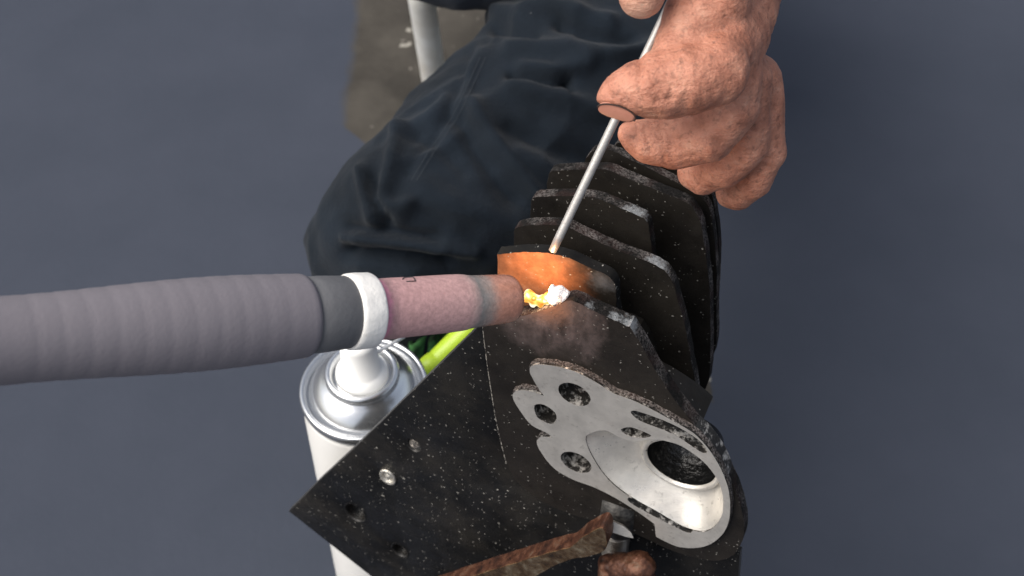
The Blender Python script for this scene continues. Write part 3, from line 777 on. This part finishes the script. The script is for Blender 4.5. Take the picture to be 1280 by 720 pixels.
# trousers
cloth = M('dark navy work cloth')
wv = cloth.n('ShaderNodeTexWave'); wv.inputs['Scale'].default_value = 420; wv.inputs['Distortion'].default_value = 1.5; wv.wave_type = 'BANDS'; wv.bands_direction = 'DIAGONAL'; cloth.l(cloth.pos, wv.inputs['Vector'])
cb_ = cloth.mix(cloth.ramp(cloth.noise(22, 6, .65), [(.35, 0.), (.7, 1.)]), (.0040, .0068, .0106), (.0090, .0142, .0215))
cb_ = cloth.mix(cloth.math('MULTIPLY', cloth.specks(70, .16, .06), .8), cb_, (.4, .4, .38))
cloth.set(col=cb_, rough=.9, spec=.15, sheen=.06)
cloth.bump(wv.outputs[0], .3, .0006).bump(cloth.noise(700, 3, .6), .35, .0008).bump(cloth.noise(110, 5, .6), .28, .003)
thigh = [C(462, 305, .605, 56), C(480, 292, .605, 86), C(512, 282, .605, 106), C(560, 262, .615, 124), C(620, 216, .63, 138), (P(690, 158, .65), 150 / F * .65), (P(765, 90, .675), 158 / F * .675), (P(800, 0, .71), 165 / F * .71), (P(800, -110, .76), 165 / F * .76)]
g1 = G(560, 560, .03)
shin = [C(470, 312, .615, 86), C(500, 380, .66, 92), (P(525, 440, .70), .036), (Vector((P(540, 470, .74).x, P(540, 470, .74).y, .05)), .036)]
me = blob_mesh('trousers', [thigh, shin], .0018, 14)
co, no = arrays(me); xy = to_px(co)
d = np.zeros(len(co))
folds = [  # polyline in the photograph, width px, height m
 ([(640, 97), (668, 101), (690, 106), (708, 103)], 6, -.006), ([(708, 100), (711, 116)], 4, -.005), ([(655, 88), (690, 92), (730, 84)], 9, .004), ([(640, 112), (690, 122), (760, 140)], 12, .004),
 ([(620, 36), (650, 38), (668, 44)], 8, -.006), ([(640, 62), (700, 66), (770, 70), (830, 60)], 12, .005), ([(700, 34), (735, 46), (785, 56)], 7, -.005), ([(610, 20), (690, 16), (760, 30)], 10, .005),
 ([(592, 70), (575, 110), (560, 150), (530, 190), (512, 220)], 5, -.0018), ([(600, 62), (588, 100), (572, 140)], 8, .0025),
 ([(592, 135), (615, 170), (640, 205), (668, 240)], 10, .005), ([(575, 150), (600, 195), (640, 250)], 12, -.004),
 ([(508, 168), (500, 185), (492, 215), (478, 250)], 9, .005), ([(500, 172), (540, 150), (560, 128)], 8, .004), ([(516, 172), (545, 180), (580, 210)], 12, -.003),
 ([(470, 228), (474, 252), (486, 275)], 7, -.005), ([(458, 222), (462, 250), (472, 280)], 8, .004), ([(488, 262), (500, 266), (510, 258)], 10, .005),
 ([(440, 295), (480, 300), (530, 306), (590, 312)], 9, .006), ([(440, 312), (490, 318), (560, 326)], 8, -.006), ([(440, 285), (490, 288), (545, 298)], 6, -.004), ([(530, 240), (580, 262), (640, 280)], 18, .004),
 ([(640, 160), (700, 190), (760, 210)], 14, -.004), ([(650, 190), (690, 215), (720, 240)], 12, .004),
]
for l, s, h in folds: d += h * np.exp(-(seg_dist(xy, l) / s) ** 2)
d += np.array([noise.fractal(Vector((c[0] * 14, c[1] * 22, c[2] * 14)), 1, 2, 4) for c in co]) * .0035
d += np.array([(1 - 2.2 * abs(noise.noise(Vector((c[0] * 16 + c[1] * 9, c[1] * 34 - c[0] * 20, c[2] * 26))))) ** 2 for c in co]) * .0022
co += no * d[:, None]; me.vertices.foreach_set('co', co.ravel()); me.update()
tr = link('trousers', me, cloth.m, person)
from mathutils.bvhtree import BVHTree
bvh = BVHTree.FromPolygons([tuple(v.co) for v in tr.data.vertices], [tuple(p.vertices) for p in tr.data.polygons])
thr = M('grey blue thread').set(col=(.03, .036, .045), rough=.9)
off_ = Vector(person.location)
for shift in (0, 7):
    path = spline([(600 + shift, 72), (582 + shift, 112), (563 + shift, 150), (536 + shift, 190), (514 + shift, 226)], 14, False)
    for k in range(0, len(path) - 1):
        ends = []
        for (x, y) in (path[k], tuple(.45 * a_ + .55 * b_ for a_, b_ in zip(path[k], path[k + 1]))):
            h = bvh.ray_cast(CAM - off_, ray(x, y))
            if h[0] is not None: ends.append(h[0] + off_ + h[1] * .0001)
        if len(ends) == 2: link('stitch', tube('stitch', [ends[0], (ends[0] + ends[1]) / 2, ends[1]], .00024, 5), thr.m, tr)
# shirt hem over the lap, at the top of the picture
jk = M('faded navy shirt cloth'); jk.set(col=jk.mix(jk.noise(30, 5), (.012, .016, .024), (.022, .027, .038)), rough=.9, spec=.15, sheen=.05).bump(jk.noise(120, 5), .3, .003)
hem = [C(528, -44, .64, 48), C(575, -42, .64, 58), C(640, -48, .645, 62), C(720, -62, .65, 66), C(800, -90, .66, 70), C(880, -130, .68, 74)]
me = blob_mesh('shirt_hem', [hem], .0022, 10)
co, no = arrays(me)
co += no * (np.array([noise.fractal(Vector((c[0] * 26, c[1] * 18, c[2] * 18)), 1, 2, 4) for c in co]) * .004)[:, None]; me.vertices.foreach_set('co', co.ravel()); me.update()
link('shirt_hem', me, jk.m, person)
slv = M('slate sleeve cloth'); slv.set(col=slv.mix(slv.noise(30, 5), (.045, .051, .064), (.056, .063, .078)), rough=.9, spec=.15).bump(slv.noise(200, 5), .25, .002)
me = blob_mesh('sleeve', [[C(926, -48, .367, 66), C(940, -95, .364, 72), C(975, -190, .356, 82), C(1040, -330, .342, 92)]], .0018, 6)
co, no = arrays(me)
co += no * (np.array([noise.fractal(Vector(c) * 50, 1, 2, 4) for c in co]) * .0015)[:, None]; me.vertices.foreach_set('co', co.ravel()); me.update()
link('sleeve', me, slv.m, person)
